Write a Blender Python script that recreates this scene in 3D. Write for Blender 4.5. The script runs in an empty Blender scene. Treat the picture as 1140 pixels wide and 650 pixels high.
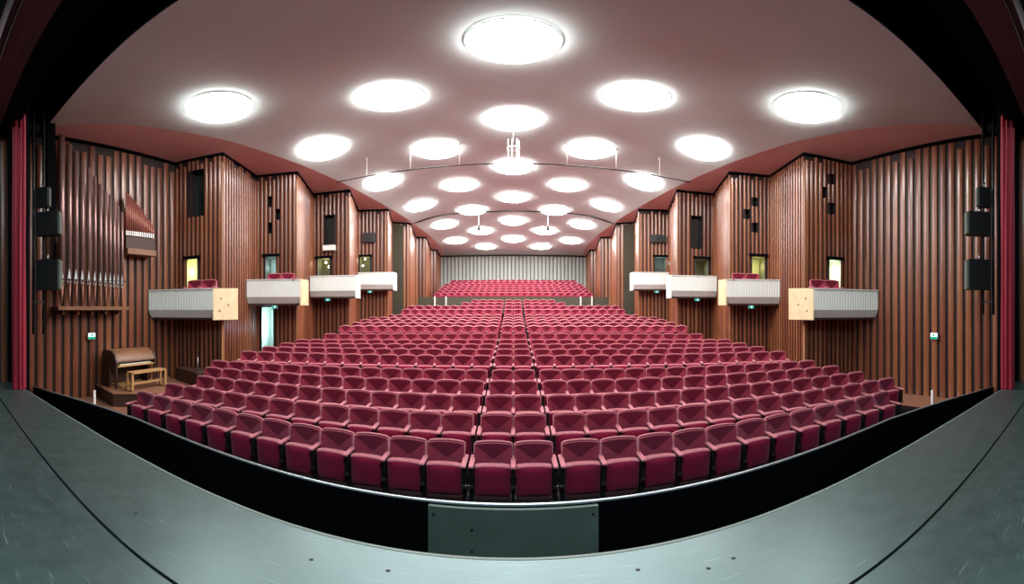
import bpy, math, random
from mathutils import Vector
random.seed(7)
sc = bpy.context.scene
col = sc.collection
E = 2.55                       # eye height above the stalls floor
CX, YH, F = 571.5, 345.0, 405.0
PI = math.pi

# ------------------------------------------------------------ camera
cam = bpy.data.cameras.new('camera'); cam.type = 'PANO'
tgt = cam if hasattr(cam, 'panorama_type') else cam.cycles
tgt.panorama_type = 'EQUIRECTANGULAR'
tgt.longitude_min = -CX / F; tgt.longitude_max = (1140 - CX) / F
tgt.latitude_min = -(650 - YH) / F; tgt.latitude_max = YH / F
cam.clip_start = 0.02
co = bpy.data.objects.new('camera', cam); col.objects.link(co)
co.location = (0, 0, E); co.rotation_euler = (PI / 2, 0, 0)
sc.camera = co
sc.view_settings.view_transform = 'Standard'; sc.view_settings.look = 'None'
sc.view_settings.exposure = 0.12; sc.view_settings.gamma = 1.0
sc.view_settings.use_curve_mapping = False
w = bpy.data.worlds.new('world'); sc.world = w; w.use_nodes = True
w.node_tree.nodes['Background'].inputs[0].default_value = (0.6, 0.65, 0.8, 1)
w.node_tree.nodes['Background'].inputs[1].default_value = 0.004

# ------------------------------------------------------------ materials
def lin(r, g, b):
    f = lambda c: ((c / 255 + 0.055) / 1.055) ** 2.4 if c > 10 else c / 255 / 12.92
    return (f(r), f(g), f(b), 1)

def mat(name, base, rough=0.6, metal=0.0, spec=0.5, noise=0, scale=8, stretch=None, bump=0, sheen=0, sheen_tint=None,
        coat=0, attr=None, base2=None, emit=None, estr=0):
    m = bpy.data.materials.new(name); m.use_nodes = True
    nt = m.node_tree; n = nt.nodes; l = nt.links; b = n['Principled BSDF']
    b.inputs['Base Color'].default_value = base
    b.inputs['Roughness'].default_value = rough; b.inputs['Metallic'].default_value = metal
    b.inputs['Specular IOR Level'].default_value = spec
    if sheen:
        b.inputs['Sheen Weight'].default_value = sheen
        b.inputs['Sheen Roughness'].default_value = 0.45
        b.inputs['Sheen Tint'].default_value = sheen_tint or (1, 1, 1, 1)
    if coat:
        b.inputs['Coat Weight'].default_value = coat; b.inputs['Coat Roughness'].default_value = 0.25
    if emit:
        b.inputs['Emission Color'].default_value = emit; b.inputs['Emission Strength'].default_value = estr
    src = None
    if attr:
        a = n.new('ShaderNodeAttribute'); a.attribute_name = attr
        mx = n.new('ShaderNodeMix'); mx.data_type = 'RGBA'
        mx.inputs[6].default_value = base; mx.inputs[7].default_value = base2 or base
        l.new(a.outputs['Fac'], mx.inputs[0]); src = mx.outputs[2]
        l.new(src, b.inputs['Base Color'])
    if noise or bump:
        tc = n.new('ShaderNodeTexCoord'); mp = n.new('ShaderNodeMapping')
        mp.inputs['Scale'].default_value = stretch or (1, 1, 1)
        l.new(tc.outputs['Object'], mp.inputs[0])
        nz = n.new('ShaderNodeTexNoise'); nz.inputs['Scale'].default_value = scale; nz.inputs['Detail'].default_value = 6
        l.new(mp.outputs[0], nz.inputs['Vector'])
        if noise:
            mr = n.new('ShaderNodeMapRange'); mr.inputs[1].default_value = 0.25; mr.inputs[2].default_value = 0.75
            mr.inputs[3].default_value = 1 - noise; mr.inputs[4].default_value = 1 + noise
            l.new(nz.outputs[0], mr.inputs[0])
            mm = n.new('ShaderNodeMix'); mm.data_type = 'RGBA'; mm.blend_type = 'MULTIPLY'; mm.inputs[0].default_value = 1
            if src: l.new(src, mm.inputs[6])
            else: mm.inputs[6].default_value = base
            l.new(mr.outputs[0], mm.inputs[7]); l.new(mm.outputs[2], b.inputs['Base Color'])
        if bump:
            bp = n.new('ShaderNodeBump'); bp.inputs['Strength'].default_value = bump; bp.inputs['Distance'].default_value = 0.02
            l.new(nz.outputs[0], bp.inputs['Height']); l.new(bp.outputs[0], b.inputs['Normal'])
    return m

def emis(name, colr, s):
    m = bpy.data.materials.new(name); m.use_nodes = True; n = m.node_tree.nodes; n.clear()
    e = n.new('ShaderNodeEmission'); e.inputs[0].default_value = colr; e.inputs[1].default_value = s
    o = n.new('ShaderNodeOutputMaterial'); m.node_tree.links.new(e.outputs[0], o.inputs[0]); return m

M = {}
M['wood'] = mat('slat wood', (0.145, 0.040, 0.020, 1), 0.32, spec=0.6, attr='tint', base2=(0.29, 0.102, 0.043, 1), noise=0.25, scale=5, stretch=(3, 3, 0.25), coat=0.35)
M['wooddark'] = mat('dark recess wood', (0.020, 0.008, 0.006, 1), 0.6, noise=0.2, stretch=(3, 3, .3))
M['woodpost'] = mat('pale corner wood', (0.42, 0.20, 0.09, 1), 0.4, noise=0.15, stretch=(4, 4, .3))
M['olive'] = mat('olive hanging', (0.085, 0.075, 0.05, 1), 0.9, noise=0.15, stretch=(8, 8, .2))
M['ceil'] = mat('ceiling plaster', (0.71, 0.80, 0.78, 1), 0.75, noise=0.05, scale=0.6, spec=0.2)
M['soffit'] = mat('dusty rose soffit tone', (0.80, 0.53, 0.49, 1), 0.75, noise=0.06, scale=0.7, spec=0.2)  # pinker and darker than the main ceiling
M['black'] = mat('matt black paint', (0.0012, 0.0012, 0.003, 1), 0.9, spec=0.1)
M['blackmetal'] = mat('black metal', (0.006, 0.006, 0.008, 1), 0.5)
M['brown'] = mat('dark red brown boarding', (0.10, 0.030, 0.034, 1), 0.6, noise=0.3, scale=2, stretch=(.3, 4, 4))
M['grille'] = mat('grey green speaker grille', (0.10, 0.12, 0.10, 1), 0.6)
M['fab'] = mat('crimson velour', (0.34, 0.036, 0.070, 1), 0.85, noise=0.15, scale=30, sheen=0.75, sheen_tint=(1, .6, .65, 1), spec=0.25)
M['fabv'] = mat('velour fold shade', (0.215, 0.018, 0.048, 1), 0.9, noise=0.12, scale=30, sheen=0.4, sheen_tint=(1, .5, .6, 1), spec=0.2)  # darker velour puts the shade of the down-facing fold into the colour
M['fabd'] = mat('deep crimson velour', (0.26, 0.008, 0.040, 1), 0.9, noise=0.12, scale=30, sheen=0.35, sheen_tint=(1, .4, .5, 1), spec=0.2)
M['pad'] = mat('rose velour pads and lit edges', (0.47, 0.14, 0.17, 1), 0.8, sheen=0.5, sheen_tint=(1, .7, .7, 1), spec=0.25)  # rose arm pads; on back and cushion tops, light put into the colour
M['chrome'] = mat('brushed steel', (0.6, 0.6, 0.58, 1), 0.3, metal=1)
M['boxwhite'] = mat('off white ribbed panel', (0.84, 0.88, 0.84, 1), 0.5, spec=0.4)
M['boxwood'] = mat('pale yellow birch panel', (0.72, 0.57, 0.34, 1), 0.5, noise=0.12, scale=3, stretch=(2, 2, 1))
M['backwall'] = mat('pale grey green slats', (0.40, 0.43, 0.40, 1), 0.6, attr='tint', base2=(0.50, 0.53, 0.50, 1))
M['backgap'] = mat('grey wall behind slats', (0.20, 0.21, 0.20, 1), 0.8)
M['carpet'] = mat('stalls floor', (0.010, 0.005, 0.006, 1), 0.9, spec=0.08, noise=0.2, scale=3)
M['parquet'] = mat('brown wood floor', (0.24, 0.105, 0.06, 1), 0.45, noise=0.2, scale=2, stretch=(1, 5, 1))
M['curtain'] = mat('crimson curtain', (0.26, 0.003, 0.022, 1), 0.7, sheen=0.1, sheen_tint=(1, .4, .5, 1))
M['pipe'] = mat('burnished organ pipe metal', (0.36, 0.22, 0.20, 1), 0.36, metal=0.55, noise=0.15, scale=2, stretch=(3, 3, .4))
M['foot'] = mat('copper brown pipe foot', (0.20, 0.075, 0.05, 1), 0.4, metal=0.4)
M['lip'] = mat('pipe mouth with glint', (0.92, 0.92, 0.90, 1), 0.4, metal=0.15)  # near-white base puts the glint on the mouths into the colour
M['redpipe'] = mat('reddish small organ pipes', (0.34, 0.12, 0.09, 1), 0.4, metal=0.4)
M['console'] = mat('walnut console', (0.22, 0.095, 0.042, 1), 0.4, noise=0.2, scale=4, stretch=(1, 1, 4))
M['consoled'] = mat('dark walnut side', (0.045, 0.016, 0.010, 1), 0.5)
M['honey'] = mat('honey coloured bench wood', (0.50, 0.27, 0.11, 1), 0.4)
M['cream'] = mat('ivory keys', (0.8, 0.76, 0.62, 1), 0.35)
M['glass'] = mat('dark booth glass', (0.010, 0.018, 0.018, 1), 0.12, spec=0.7)
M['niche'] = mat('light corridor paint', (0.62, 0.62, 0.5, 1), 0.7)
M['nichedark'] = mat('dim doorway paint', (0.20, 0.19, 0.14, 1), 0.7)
M['pitgrey'] = mat('grey green pit panel', (0.12, 0.15, 0.13, 1), 0.5, noise=0.2, scale=2)
M['rail'] = mat('satin metal rim', (0.50, 0.52, 0.54, 1), 0.35, metal=0.7)
M['whitepost'] = mat('white painted post', (0.8, 0.74, 0.72, 1), 0.5)
M['dome'] = emis('lamp dome', (1.0, 0.98, 0.955, 1), 28.5)
M['bulb'] = emis('bulb', (1.0, 0.97, 0.85, 1), 12.0)
M['signwhite'] = emis('sign white', (0.75, 1.0, 0.95, 1), 1.6)
M['signgreen'] = emis('sign green', (0.0, 0.42, 0.24, 1), 1.0)
M['signteal'] = emis('sign teal', (0.05, 0.45, 0.36, 1), 0.9)
M['bluelight'] = emis('cold lit corridor', (0.55, 0.85, 1.0, 1), 1.3)

# stage floor: dark painted boards with scuffs and small dents
m = bpy.data.materials.new('scuffed stage paint'); m.use_nodes = True
nt = m.node_tree; n = nt.nodes; l = nt.links; b = n['Principled BSDF']; b.inputs['Specular IOR Level'].default_value = 1.0; b.inputs['IOR'].default_value = 1.65; b.inputs['Specular Tint'].default_value = (.68, .97, 1.0, 1)
tc = n.new('ShaderNodeTexCoord')
nz = n.new('ShaderNodeTexNoise'); nz.inputs['Scale'].default_value = 7; nz.inputs['Detail'].default_value = 12; nz.inputs['Roughness'].default_value = .7; l.new(tc.outputs['Object'], nz.inputs['Vector'])
cr = n.new('ShaderNodeValToRGB'); cr.color_ramp.elements[0].position = .3; cr.color_ramp.elements[0].color = (0.018, 0.027, 0.025, 1)
cr.color_ramp.elements[1].position = .75; cr.color_ramp.elements[1].color = (0.036, 0.050, 0.047, 1); l.new(nz.outputs[0], cr.inputs[0])
mp = n.new('ShaderNodeMapping'); mp.inputs['Scale'].default_value = (0.9, 24, 1); mp.inputs['Rotation'].default_value = (0, 0, 0.5); l.new(tc.outputs['Object'], mp.inputs[0])
n2 = n.new('ShaderNodeTexNoise'); n2.inputs['Scale'].default_value = 4; n2.inputs['Detail'].default_value = 10; l.new(mp.outputs[0], n2.inputs['Vector'])
r2 = n.new('ShaderNodeMapRange'); r2.inputs[1].default_value = .64; r2.inputs[2].default_value = .74; l.new(n2.outputs[0], r2.inputs[0])
mx = n.new('ShaderNodeMix'); mx.data_type = 'RGBA'; l.new(r2.outputs[0], mx.inputs[0]); l.new(cr.outputs[0], mx.inputs[6]); mx.inputs[7].default_value = (0.13, 0.16, 0.155, 1)
l.new(mx.outputs[2], b.inputs['Base Color'])
r3 = n.new('ShaderNodeMapRange'); r3.inputs[3].default_value = .33; r3.inputs[4].default_value = .45; l.new(nz.outputs[0], r3.inputs[0]); l.new(r3.outputs[0], b.inputs['Roughness'])
M['stage'] = m

# ------------------------------------------------------------ mesh builder
class MB:
    def __init__(s): s.v = []; s.f = []; s.m = []; s.t = []; s.sm = []
    def face(s, idx, mi=0, t=0.0, sm=False): s.f.append(idx); s.m.append(mi); s.t.append(t); s.sm.append(sm)
    def quad(s, a, b, c, d, mi=0, t=0.0):
        i = len(s.v); s.v += [tuple(a), tuple(b), tuple(c), tuple(d)]; s.face((i, i+1, i+2, i+3), mi, t)
    def prism(s, pts, z0, z1, mi=0, t=0.0, caps=True):
        """vertical prism over plan points; z0/z1 numbers or lists"""
        k = len(pts); i = len(s.v)
        a = z0 if isinstance(z0, (list, tuple)) else [z0] * k
        b = z1 if isinstance(z1, (list, tuple)) else [z1] * k
        s.v += [(p[0], p[1], a[j]) for j, p in enumerate(pts)] + [(p[0], p[1], b[j]) for j, p in enumerate(pts)]
        for j in range(k):
            q = (j + 1) % k; s.face((i+j, i+q, i+k+q, i+k+j), mi, t)
        if caps: s.face(tuple(i+j for j in reversed(range(k))), mi, t); s.face(tuple(i+k+j for j in range(k)), mi, t)
    def box(s, x0, x1, y0, y1, z0, z1, mi=0, t=0.0): s.prism([(x0, y0), (x1, y0), (x1, y1), (x0, y1)], z0, z1, mi, t)
    def rbox(s, c, size, rz=0, mi=0, t=0.0):
        hx, hy, hz = size[0]/2, size[1]/2, size[2]/2; ca, sa = math.cos(rz), math.sin(rz)
        s.prism([(c[0]+x*ca-y*sa, c[1]+x*sa+y*ca) for x, y in ((-hx,-hy),(hx,-hy),(hx,hy),(-hx,hy))], c[2]-hz, c[2]+hz, mi, t)
    def tube(s, pts, r, k=8, mi=0, caps=True, sm=True):
        pts = [Vector(p) for p in pts]; rr = r if isinstance(r, (list, tuple)) else [r]*len(pts); base = len(s.v)
        for j, p in enumerate(pts):
            d = (pts[min(j+1, len(pts)-1)] - pts[max(j-1, 0)]).normalized()
            up = Vector((0, 0, 1)) if abs(d.z) < .9 else Vector((1, 0, 0))
            u = d.cross(up).normalized(); v = d.cross(u)
            for q in range(k):
                an = 2*PI*q/k; s.v.append(tuple(p + (u*math.cos(an) + v*math.sin(an))*rr[j]))
        for j in range(len(pts)-1):
            for q in range(k):
                a = base+j*k+q; b_ = base+j*k+(q+1) % k; s.face((a, a+k, b_+k, b_), mi, 0, sm)
        if caps:
            s.face(tuple(base+q for q in range(k)), mi); s.face(tuple(base+(len(pts)-1)*k+q for q in reversed(range(k))), mi)
    def lathe(s, prof, c=(0, 0, 0), k=32, mi=0, sm=True):
        """prof: list of (r, z)"""
        base = len(s.v)
        for r, z in prof:
            for q in range(k):
                a = 2*PI*q/k; s.v.append((c[0]+r*math.cos(a), c[1]+r*math.sin(a), c[2]+z))
        for j in range(len(prof)-1):
            for q in range(k):
                a = base+j*k+q; b_ = base+j*k+(q+1) % k; s.face((a, b_, b_+k, a+k), mi, 0, sm)
    def build(s, name, mats, parent=None, loc=None, flip=False):
        me = bpy.data.meshes.new(name); me.from_pydata(s.v, [], s.f)
        for mm in (mats if isinstance(mats, (list, tuple)) else [mats]): me.materials.append(mm)
        me.polygons.foreach_set('material_index', s.m); me.polygons.foreach_set('use_smooth', s.sm)
        if any(s.t):
            at = me.attributes.new('tint', 'FLOAT', 'FACE'); at.data.foreach_set('value', s.t)
        me.update(); o = bpy.data.objects.new(name, me); col.objects.link(o)
        if parent: o.parent = parent
        if loc: o.location = loc
        return o

def tag(o, label=None, cat=None, group=None, kind=None):
    for k, v in (('label', label), ('category', cat), ('group', group), ('kind', kind)):
        if v: o[k] = v
    return o
def empty(name, loc=(0, 0, 0), rz=0):
    o = bpy.data.objects.new(name, None); col.objects.link(o); o.location = loc; o.rotation_euler = (0, 0, rz)
    o.empty_display_size = .2; return o
def struct(o): o['kind'] = 'structure'; return o
def copy_tree(o, parent=None):
    c = o.copy(); col.objects.link(c); c.parent = parent
    for ch in list(o.children): copy_tree(ch, c)
    return c
def lerp(x, pts):
    if x <= pts[0][0]: return pts[0][1]
    for (a, va), (b_, vb) in zip(pts, pts[1:]):
        if x <= b_: return va + (vb - va) * (x - a) / (b_ - a)
    return pts[-1][1]
def th(x): return (CX - x) / F             # azimuth of a measured direction, positive to the organ side
def zat(y, r): return E + r * math.tan((YH - y) / F)
def on_lat(x, y, L, s=-1):                # point on the plane at lateral distance L
    t = abs(th(x)); r = L / math.sin(t); return Vector((s*L, L / math.tan(t), zat(y, r)))
def on_depth(x, y, D):
    t = th(x); return Vector((-D*math.tan(t), D, zat(y, D / math.cos(t))))

# ------------------------------------------------------------ hall plan (lateral distance, depth)
PLAN = [(9.65, 1.75), (9.65, 7.2), (8.04, 7.8), (8.66, 10.13), (7.27, 10.7), (8.18, 13.28), (6.6, 13.57), (7.6, 16.65), (6.17, 17.07),
        (6.86, 19.7), (5.95, 20.3), (6.64, 23.9), (5.95, 24.2), (6.62, 28.5), (6.2, 28.8), (6.5, 32.0)]
HS = [(0, 5.22), (2.7, 5.2), (7.2, 5.1), (20, 5.1), (24, 5.0), (32, 4.78)]
HC = [(2.73, 5.14), (4, 5.22), (5.86, 5.33), (7.9, 5.58), (9.96, 5.78), (12, 5.84), (14.06, 5.87), (18.2, 5.84), (20.2, 5.78), (22.3, 5.6), (24.3, 5.45), (26.4, 5.25), (28.4, 5.05), (32, 4.86)]
KC = [(2.73, 0.0), (5.86, .005), (10, .007), (14, .008), (20, .009), (26, .008), (32, .001)]
CREASE = [(2.73, 9.2), (3.8, 8.55), (5.5, 7.9), (7.4, 7.3), (10.3, 6.8), (13.2, 6.4), (18, 5.95), (24, 5.6), (28, 5.65), (32, 6.1)]
def hs(D): return E + lerp(D, HS)
def hc(x, D):
    c = lerp(D, HC); return E + c - (c - lerp(D, HS) - .1) * min(1, abs(x)/lerp(D, CREASE))**4
def wall_lat(D):
    return lerp(D, [(d, L) for L, d in PLAN])

# ------------------------------------------------------------ walls
class Face:
    def __init__(s, sgn, P0, P1):
        s.P0 = Vector((sgn*P0[0], P0[1])); s.P1 = Vector((sgn*P1[0], P1[1])); s.d = s.P1 - s.P0; s.L = s.d.length; s.u = s.d / s.L
        s.n = Vector((s.u.y, -s.u.x)) if sgn < 0 else Vector((-s.u.y, s.u.x)); s.sgn = sgn; s.open = []
    def pt(s, u, off=0.0): return s.P0 + s.u*u + s.n*off
    def hit(s, x, y):
        t = th(x); dr = Vector((-math.sin(t), math.cos(t)))
        # solve dr*r = P0 + u*k
        det = dr.x*(-s.u.y) - dr.y*(-s.u.x); r = (s.P0.x*(-s.u.y) - s.P0.y*(-s.u.x)) / det
        p = dr*r; return (p - s.P0).dot(s.u), zat(y, r)
    def opening(s, xa, xb, ya, yb, **kw):
        ua, z1 = s.hit(xa, ya); ub, _ = s.hit(xb, ya); uc, z0 = s.hit((xa+xb)/2, yb)
        o = dict(u0=min(ua, ub), u1=max(ua, ub), z0=min(z0, z1), z1=max(z0, z1)); o.update(kw); s.open.append(o); return o

def board(mb, fc, ua, ub, z0, za, zb, prj, tint, pr=0.012):
    """one proud board: chamfered, slightly convex face"""
    w_ = ub - ua; q = min(.015, w_*.15)
    prof = [(ua, 0), (ua, prj*.8), (ua+q, prj), ((ua+ub)/2, prj+pr), (ub-q, prj), (ub, prj*.8), (ub, 0)]
    pts = [fc.pt(u, o) for u, o in prof]; k = len(pts); i = len(mb.v)
    for p in pts: mb.v.append((p.x, p.y, z0))
    for (u, o), p in zip(prof, pts): mb.v.append((p.x, p.y, za + (zb-za)*(u-ua)/w_))
    for j in range(k-1): mb.face((i+j, i+j+1, i+k+j+1, i+k+j), 0, tint)
    mb.face(tuple(i+j for j in range(k)), 0, tint); mb.face(tuple(i+k+j for j in range(k)), 0, tint)

def wall_face(mb, fc, pitch, zb=-.3, fill=.64, prj=.045, top=None, topgap=0.30):
    T0 = hs(fc.P0.y) if top is None else top; T1 = hs(fc.P1.y) if top is None else top
    tp = lambda u: T0 + (T1-T0)*u/fc.L
    us = sorted({0.0, fc.L} | {o[k] for o in fc.open for k in ('u0', 'u1')})
    for a, b_ in zip(us, us[1:]):
        if b_ - a < 1e-4: continue
        mid = (a+b_)/2; cuts = [(zb, None)]
        ops = sorted([o for o in fc.open if o['u0'] < mid < o['u1']], key=lambda o: o['z0'])
        z = zb
        for o in ops + [None]:
            ze0 = ze1 = o['z0'] if o else None
            if o is None: ze0, ze1 = tp(a)+.1, tp(b_)+.1
            pa, pb = fc.pt(a), fc.pt(b_)
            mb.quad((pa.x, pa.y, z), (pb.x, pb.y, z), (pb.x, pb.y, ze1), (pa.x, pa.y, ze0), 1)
            if o: z = o['z1']
    nb = max(1, round(fc.L / pitch)); p = fc.L / nb
    for i in range(nb):
        a = i*p + p*(1-fill)/2; b_ = a + p*fill; t = random.random()*.9 + .05
        tg = topgap * random.choice((.25, .25, 1.0)) * .7
        z = zb
        for o in sorted([o for o in fc.open if o['u0'] < b_ and o['u1'] > a], key=lambda o: o['z0']):
            if o['z0'] - z > .02: board(mb, fc, a, b_, z, o['z0'], o['z0'], prj, t)
            z = o['z1']
        board(mb, fc, a, b_, z, tp(a)-tg, tp(b_)-tg, prj, t)

counts = {'window': 0, 'door': 0, 'trim': 0}
def nxt(k): counts[k] += 1; return f'{k}_{counts[k]}'
def niche(fc, o):
    """the recess behind an opening"""
    d = o.get('depth', .25); mb = MB(); a, b_, z0, z1 = o['u0'], o['u1'], o['z0'], o['z1']
    P = lambda u, off, z: (fc.pt(u, off).x, fc.pt(u, off).y, z)
    mb.quad(P(a, .05, z0), P(a, -d, z0), P(a, -d, z1), P(a, .05, z1)); mb.quad(P(b_, .05, z0), P(b_, -d, z0), P(b_, -d, z1), P(b_, .05, z1))
    mb.quad(P(a, .05, z0), P(b_, .05, z0), P(b_, -d, z0), P(a, -d, z0)); mb.quad(P(a, .05, z1), P(b_, .05, z1), P(b_, -d, z1), P(a, -d, z1))
    mb.quad(P(a, -d, z0), P(b_, -d, z0), P(b_, -d, z1), P(a, -d, z1), 1)
    if o.get('lintel'):
        pa, pb = fc.pt(a-.12, 0), fc.pt(b_+.12, 0); na, nb2 = fc.pt(a-.12, .09), fc.pt(b_+.12, .09)
        mb.prism([(pa.x, pa.y), (pb.x, pb.y), (nb2.x, nb2.y), (na.x, na.y)], z1, z1+.10, 2)
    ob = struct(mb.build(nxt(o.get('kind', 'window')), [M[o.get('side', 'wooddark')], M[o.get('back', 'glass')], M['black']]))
    if o.get('lamp'):
        c, pw, colr = o['lamp']; L = bpy.data.lights.new('corridor_light', 'POINT'); L.energy = pw; L.color = colr; L.shadow_soft_size = .08
        lo = bpy.data.objects.new('corridor_light', L); col.objects.link(lo); q = fc.pt((a+b_)/2, -d*o.get('back_off', .45)); lo.location = (q.x, q.y, z0 + (z1-z0)*c)
    return ob

FACES = {}
for sgn, side in ((-1, 'left'), (1, 'right')):
    fs = [Face(sgn, PLAN[i], PLAN[i+1]) for i in range(len(PLAN)-1)]
    FACES[side] = fs
YEL, GRN, BLU = (1, .95, .35), (.75, 1, .8), (.5, .8, 1)
L_, R_ = FACES['left'], FACES['right']
# high booth windows and slots, doors onto the boxes
L_[1].opening(212, 228, 191, 241)
for a in ((299, 303, 219, 231), (307.5, 312, 233, 245), (299, 303, 248, 260)): L_[3].opening(*a)
L_[5].opening(361, 372, 240, 273)
for a in ((923.5, 928, 194, 205.5), (915, 919.5, 208, 220.5), (923.5, 928, 226, 239)): R_[1].opening(*a)
for a in ((838, 842.5, 220, 230), (829.5, 834, 233, 244), (838, 842.5, 248, 259)): R_[3].opening(*a)
R_[5].opening(769.5, 781.5, 240, 277)
D = dict(kind='door', lintel=True, depth=.7)
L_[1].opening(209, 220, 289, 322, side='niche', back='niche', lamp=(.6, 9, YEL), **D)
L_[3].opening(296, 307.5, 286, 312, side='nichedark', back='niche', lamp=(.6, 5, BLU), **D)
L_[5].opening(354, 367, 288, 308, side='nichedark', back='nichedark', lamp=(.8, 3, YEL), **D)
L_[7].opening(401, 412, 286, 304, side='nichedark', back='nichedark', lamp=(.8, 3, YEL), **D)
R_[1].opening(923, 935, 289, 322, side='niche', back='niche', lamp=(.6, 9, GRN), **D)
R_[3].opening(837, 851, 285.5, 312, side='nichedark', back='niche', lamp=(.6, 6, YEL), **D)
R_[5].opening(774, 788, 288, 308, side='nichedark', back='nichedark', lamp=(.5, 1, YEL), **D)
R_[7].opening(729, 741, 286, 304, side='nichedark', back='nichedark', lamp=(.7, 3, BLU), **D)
o = L_[3].opening(292, 304.5, 342, 400, kind='door', depth=1.2, side='niche', back='niche', back_off=.18, lamp=(.62, 48, (.38, .7, 1)))
PITCH = [.262, .155, .17, .155, .17, .17, .2, .19, .2, .2, .22, .25, .25, .25, .3]
for sgn, side in ((-1, 'left'), (1, 'right')):
    mb = MB()
    for i, fc in enumerate(FACES[side]):
        wall_face(mb, fc, PITCH[i], topgap=.5 if i == 0 else .3)
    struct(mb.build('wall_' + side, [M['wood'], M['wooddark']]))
    for fc in FACES[side]:
        for o in fc.open: niche(fc, o)
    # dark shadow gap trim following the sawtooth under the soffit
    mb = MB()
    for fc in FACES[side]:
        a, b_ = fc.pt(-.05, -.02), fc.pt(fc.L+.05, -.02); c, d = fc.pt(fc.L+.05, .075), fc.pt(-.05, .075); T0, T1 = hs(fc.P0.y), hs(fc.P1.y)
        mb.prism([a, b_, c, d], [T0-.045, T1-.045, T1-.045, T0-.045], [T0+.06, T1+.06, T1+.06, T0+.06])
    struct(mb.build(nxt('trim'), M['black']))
    # pale battens on the projecting corners
    for i in (2, 4, 6, 8):
        P = PLAN[i]; mb = MB(); mb.rbox((sgn*(P[0]-.02), P[1]-.02, (hs(P[1])-.3)/2), (.07, .07, hs(P[1])-.3), 0.3*sgn)
        struct(mb.build(nxt('trim'), M['console'] if i > 2 else M['console']))
# pale post under the first boxes
for sgn in (-1, 1):
    mb = MB(); mb.rbox((sgn*7.98, 7.74, .1 + 2.1/2 - .2), (.06, .06, 2.3)); struct(mb.build(nxt('trim'), M['woodpost']))
# olive hangings on the set-back walls
for side in ('left', 'right'):
    fc = FACES[side][9]; mb = MB(); nseg = 24
    for j in range(nseg):
        a, b_ = fc.L*.02 + fc.L*.62*j/nseg, fc.L*.02 + fc.L*.62*(j+1)/nseg
        oa, ob_ = .08 + .02*math.cos(j*PI), .08 + .02*math.cos((j+1)*PI); pa, pb = fc.pt(a, oa), fc.pt(b_, ob_); qa, qb = fc.pt(a, oa-.015), fc.pt(b_, ob_-.015)
        mb.prism([pa, pb, qb, qa], .4, hs(20)-.1)
    o = mb.build('wall_hanging', M['olive'])
    tag(o, 'olive grey pleated hanging on the set-back wall on the ' + ('organ side' if side == 'left' else 'side opposite the organ'), 'hanging')

# rear wall with pale vertical slats
mb = MB(); fc = Face(-1, (6.55, 32.0), (-6.55, 32.0)); fc.n = Vector((0, -1))
wall_face(mb, fc, .34, fill=.66, prj=.07, top=E+4.80, topgap=.05)
struct(mb.build('wall_back', [M['backwall'], M['backgap']]))
mb = MB(); mb.box(-6.6, 6.6, 31.85, 32.05, E+4.76, E+4.86); struct(mb.build(nxt('trim'), M['wooddark']))

# ------------------------------------------------------------ ceiling
mb = MB(); Ds = [2.73] + [3.0 + .5*i for i in range(58)] + [32.1]; NX = 24
for D_ in Ds:
    cr_ = lerp(D_, CREASE)
    for j in range(NX+1):
        x = -cr_ + 2*cr_*j/NX; mb.v.append((x, D_, hc(x, D_)))
for i in range(len(Ds)-1):
    for j in range(NX):
        a = i*(NX+1)+j; mb.face((a, a+1, a+NX+2, a+NX+1), 0, 0, True)
struct(mb.build('ceiling', M['ceil']))
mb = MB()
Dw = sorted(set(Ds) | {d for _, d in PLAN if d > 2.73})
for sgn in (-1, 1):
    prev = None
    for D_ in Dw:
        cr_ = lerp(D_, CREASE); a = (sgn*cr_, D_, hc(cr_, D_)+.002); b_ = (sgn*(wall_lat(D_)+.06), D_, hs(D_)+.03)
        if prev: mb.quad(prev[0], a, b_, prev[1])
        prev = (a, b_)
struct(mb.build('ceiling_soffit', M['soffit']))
# dark slot across the ceiling and the slim line of light behind it
mb = MB()
for dz, dd, mi in ((.0, 0, 0),):
    xs = [-6.6 + 13.2*j/24 for j in range(25)]
    for x0, x1 in zip(xs, xs[1:]):
        za, zb = hc(x0, 20.6), hc(x1, 20.6)
        mb.prism([(x0, 20.55), (x1, 20.55), (x1, 20.67), (x0, 20.67)], [za-.05, zb-.05, zb-.05, za-.05], [za+.03, zb+.03, zb+.03, za+.03])
struct(mb.build(nxt('trim'), M['blackmetal']))

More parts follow.
